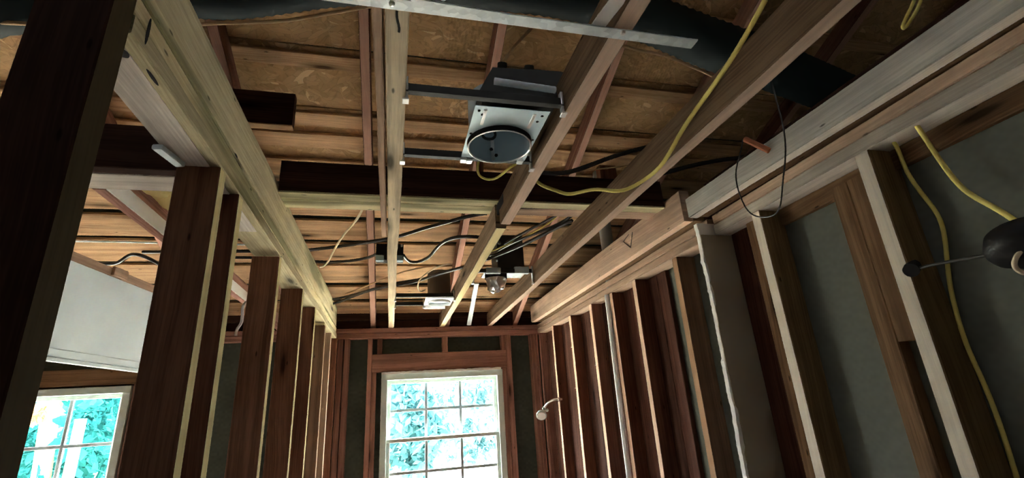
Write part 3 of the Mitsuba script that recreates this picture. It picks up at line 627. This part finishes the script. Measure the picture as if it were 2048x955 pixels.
cable('electric_cable', [(1.215, .80, .575), (1.24, .812, .543), (1.24, .81, .493), (1.245, .796, .418), (1.245, .783, .355), (1.25, .797, .285), (1.25, .815, .206), (1.25, .826, .082), (1.25, .821, -.005), (1.25, .819, -.096), (1.25, .824, -.201), (1.25, .82, -.7)], .0048, 'cable_yellow', 'yellow cable hanging down the near wallboard behind the black fixture', 90)
cable('electric_cable', [(1.15, .55, .90), (1.15, .597, .843), (1.15, .625, .812), (1.15, .649, .79), (1.16, .655, .788), (1.17, .637, .805), (1.18, .622, .828), (1.18, .58, .89)], .004, 'cable_yellow', 'yellow cable loop at the top right corner above the grey rim board', 50)
cable('electric_wire', [(-.485, 1.83, .41), (-.5, 1.82, .389), (-.5, 1.828, .344), (-.5, 1.794, .312), (-.5, 1.783, .285)], .0045, 'pvc_white', 'short white wire end beside the third left stud', 40)
cable('electric_cable', [(-2.3, 2.98, 1.01), (-1.707, 2.98, 1.013), (-1.518, 2.98, 1.014), (-1.339, 2.98, 1.012), (-.75, 2.98, 1.01)], .006, 'pvc_white', 'straight pale cable under the roof boards of the next room', 40)
cable('electric_cable', [(-1.75, 3.1, .90), (-1.6, 3.05, .91), (-1.48, 3.0, .90), (-1.40, 2.95, .93), (-1.30, 2.95, .90), (-1.2, 3.0, .85)], .010, 'cable_black', 'curled black cable above the soffit of the next room', 60)

# ------------------------------------------------------------------ pipes, shower, fixtures
k = add('vent_pipe', cyl((1.215, 2.45, ZT - .3), (1.215, 2.45, 1.45), .036, 28), 'pvc_grey', smooth=40); tag(k, 'grey plastic vent pipe rising behind the far right rim board', 'pipe')
k = add('white_conduit', beam((.605, 3.836, .655), (.595, 3.36, .87), .034, .012), 'pvc_white'); tag(k, 'white flat conduit slanting down to the far wall beside the middle joist', 'pipe')
k = add('water_pipe', tube([(1.168, 2.452, FLOOR + .04), (1.166, 2.452, -.4), (1.168, 2.450, .2), (1.172, 2.450, ZB - .002)], .0135, 16, 40), 'pvc_white', smooth=True); tag(k, 'white water pipe standing in front of a stud of the right wall', 'pipe')
sh = thing('shower_head', 'small white shower head on a bent chrome arm by the far window', 'shower head')
add('arm', tube([(1.19, 3.42, .042), (1.15, 3.425, .042), (1.12, 3.44, .038), (1.095, 3.475, .018), (1.078, 3.50, -.008)], .0085, 12, 40), 'chrome', sh, smooth=True)
add('flange', cyl((1.172, 3.42, .042), (1.160, 3.42, .042), .014, 20), 'chrome', sh, smooth=40)
add('swivel', ball((1.076, 3.505, -.012), .014), 'white_vinyl', sh, smooth=True)
add('swivel', ball((1.098, 3.505, -.026), .012), 'white_vinyl', sh, smooth=True)
ax = np.array([-.25, -.75, -.55])
add('head', lathe([(.0, -.03), (.015, -.028), (.034, .0), (.038, .018), (.036, .024), (.0, .026)], (1.052, 3.50, -.048), ax, 32), 'white_vinyl', sh, smooth=40)
add('spray_face', lathe([(.0, .028), (.030, .027), (.032, .022)], (1.052, 3.50, -.048), ax, 32), 'plaster_white', sh, smooth=40)

bf = thing('round_fixture', 'black round domed fixture on a thin dark rod at the right edge', 'fixture')
c = np.array([1.085, .566, .213]); ax = np.array([-.25, -.30, -.35])
add('dome', lathe([(.0, .030), (.03, .027), (.052, .012), (.058, .0), (.058, -.012), (.050, -.030), (.02, -.042), (.0, -.044)], c, (-.2, -.25, -.9), 40), 'black_plastic', bf, smooth=50)
add('rod', tube([(1.195, .842, .252), (1.15, .74, .238), (1.11, .64, .222), (1.09, .58, .212)], .0035, 10, 30), 'dark_metal', bf, smooth=True)
add('clamp', cyl((1.205, .848, .262), (1.172, .832, .246), .016, 20), 'black_plastic', bf, smooth=40)
add('cord', tube([(1.07, .545, .215), (1.045, .565, .195), (1.045, .574, .178), (1.05, .57, .166), (1.08, .55, .165)], .004, 10, 40), 'cable_beige', bf, smooth=True)
rp = add('rusty_peg', cyl((1.07, 1.11, .755), (1.105, 1.065, .690), .009, 10), 'rust'); tag(rp, 'rusty reddish peg hanging over the grey rim board inside the wire loop', 'peg')

# ------------------------------------------------------------------ outside: ground, trees, a white post
k = add('ground', bx(-30, 30, YFO + .1, 45, FLOOR - .5, FLOOR - .4), 'ground_pale'); labels[k] = {'label': 'pale sunlit ground outside the windows', 'category': 'ground', 'kind': 'structure'}
def leaves(c, rad, n, size, seed):
    g = np.random.default_rng(seed); d = g.normal(size=(n, 3)); d /= np.linalg.norm(d, axis=1, keepdims=True)
    cl = g.normal(size=(28, 3)); cl /= np.linalg.norm(cl, axis=1, keepdims=True); cl *= g.uniform(.45, 1, (28, 1))
    p = cl[g.integers(0, 28, n)] + .28 * d * g.uniform(0, 1, (n, 1)) ** .5
    p = p * np.array(rad) + c
    a = g.normal(size=(n, 3)); a[:, 2] -= .4; a /= np.linalg.norm(a, axis=1, keepdims=True)
    b = np.cross(a, g.normal(size=(n, 3))); b /= np.linalg.norm(b, axis=1, keepdims=True)
    s = size * g.uniform(.6, 1.3, (n, 1))
    nn = np.cross(a, b)
    v = np.stack([p, p + a * s * .5 + b * s * .28 + nn * s * .08, p + a * s, p + a * s * .5 - b * s * .28 + nn * s * .08], 1).reshape(-1, 3)
    o = np.arange(n)[:, None] * 4
    f = np.vstack([o + [0, 1, 2], o + [0, 2, 3]])
    return v, f, None
def tree(label, x, y, zc, rad, n, mat, seed, size=.16, bark='bark', tr=.09):
    t = thing('tree', label, 'tree', 'trees outside the windows')
    add('foliage', leaves((x, y, zc), rad, n, size, seed), mat, t, kind='stuff')
    add('trunk', tube([(x, y, FLOOR - .42), (x + .08, y, (FLOOR + zc) / 2), (x - .05, y + .1, zc), (x, y, zc + rad[2] * .6)], tr, 10, 24), bark, t, smooth=True)
tree('leafy tree nearest behind the left panes of the far window', -0.1, 7.2, .05, (1.05, .9, 1.15), 3600, 'leaf', 11)
tree('paler leafy tree behind the upper right panes of the far window', 2.35, 9.2, .75, (1.55, 1.0, 1.1), 3600, 'leaf_pale', 12)
tree('tall dark leafy tree far behind the far window', 1.0, 13.5, 1.2, (3.0, 1.5, 2.2), 4200, 'leaf', 13, .22)
tree('small orange leaved tree behind the left panes of the far window', 0.42, 9.6, .25, (.22, .22, .40), 160, 'leaf_orange', 14, .14, tr=.04)
tree('low pale leafy tree behind the lower right panes of the far window', 1.70, 11.2, -.50, (1.15, .6, .64), 1800, 'leaf_pale', 19)
tree('leafy tree close behind the window of the next room', -3.9, 7.2, .1, (1.4, .9, 1.4), 4200, 'leaf_deep', 15)
tree('second leafy tree behind the window of the next room', -5.1, 9.6, .35, (1.5, 1.0, 1.5), 4200, 'leaf_deep', 16)
tree('dark leafy tree far behind the window of the next room', -7.6, 12.5, .8, (2.4, 1.5, 2.3), 5200, 'leaf_deep', 17, .22)
tree('small orange leaved tree behind the window of the next room', -3.30, 5.95, .27, (.15, .14, .09), 70, 'leaf_orange', 20, .11, tr=.02)
k = add('white_post', bx(-2.99, -2.92, 5.90, 5.97, FLOOR - .42, .165), 'siding_white'); tag(k, 'white post among the leaves outside the window of the next room', 'post')
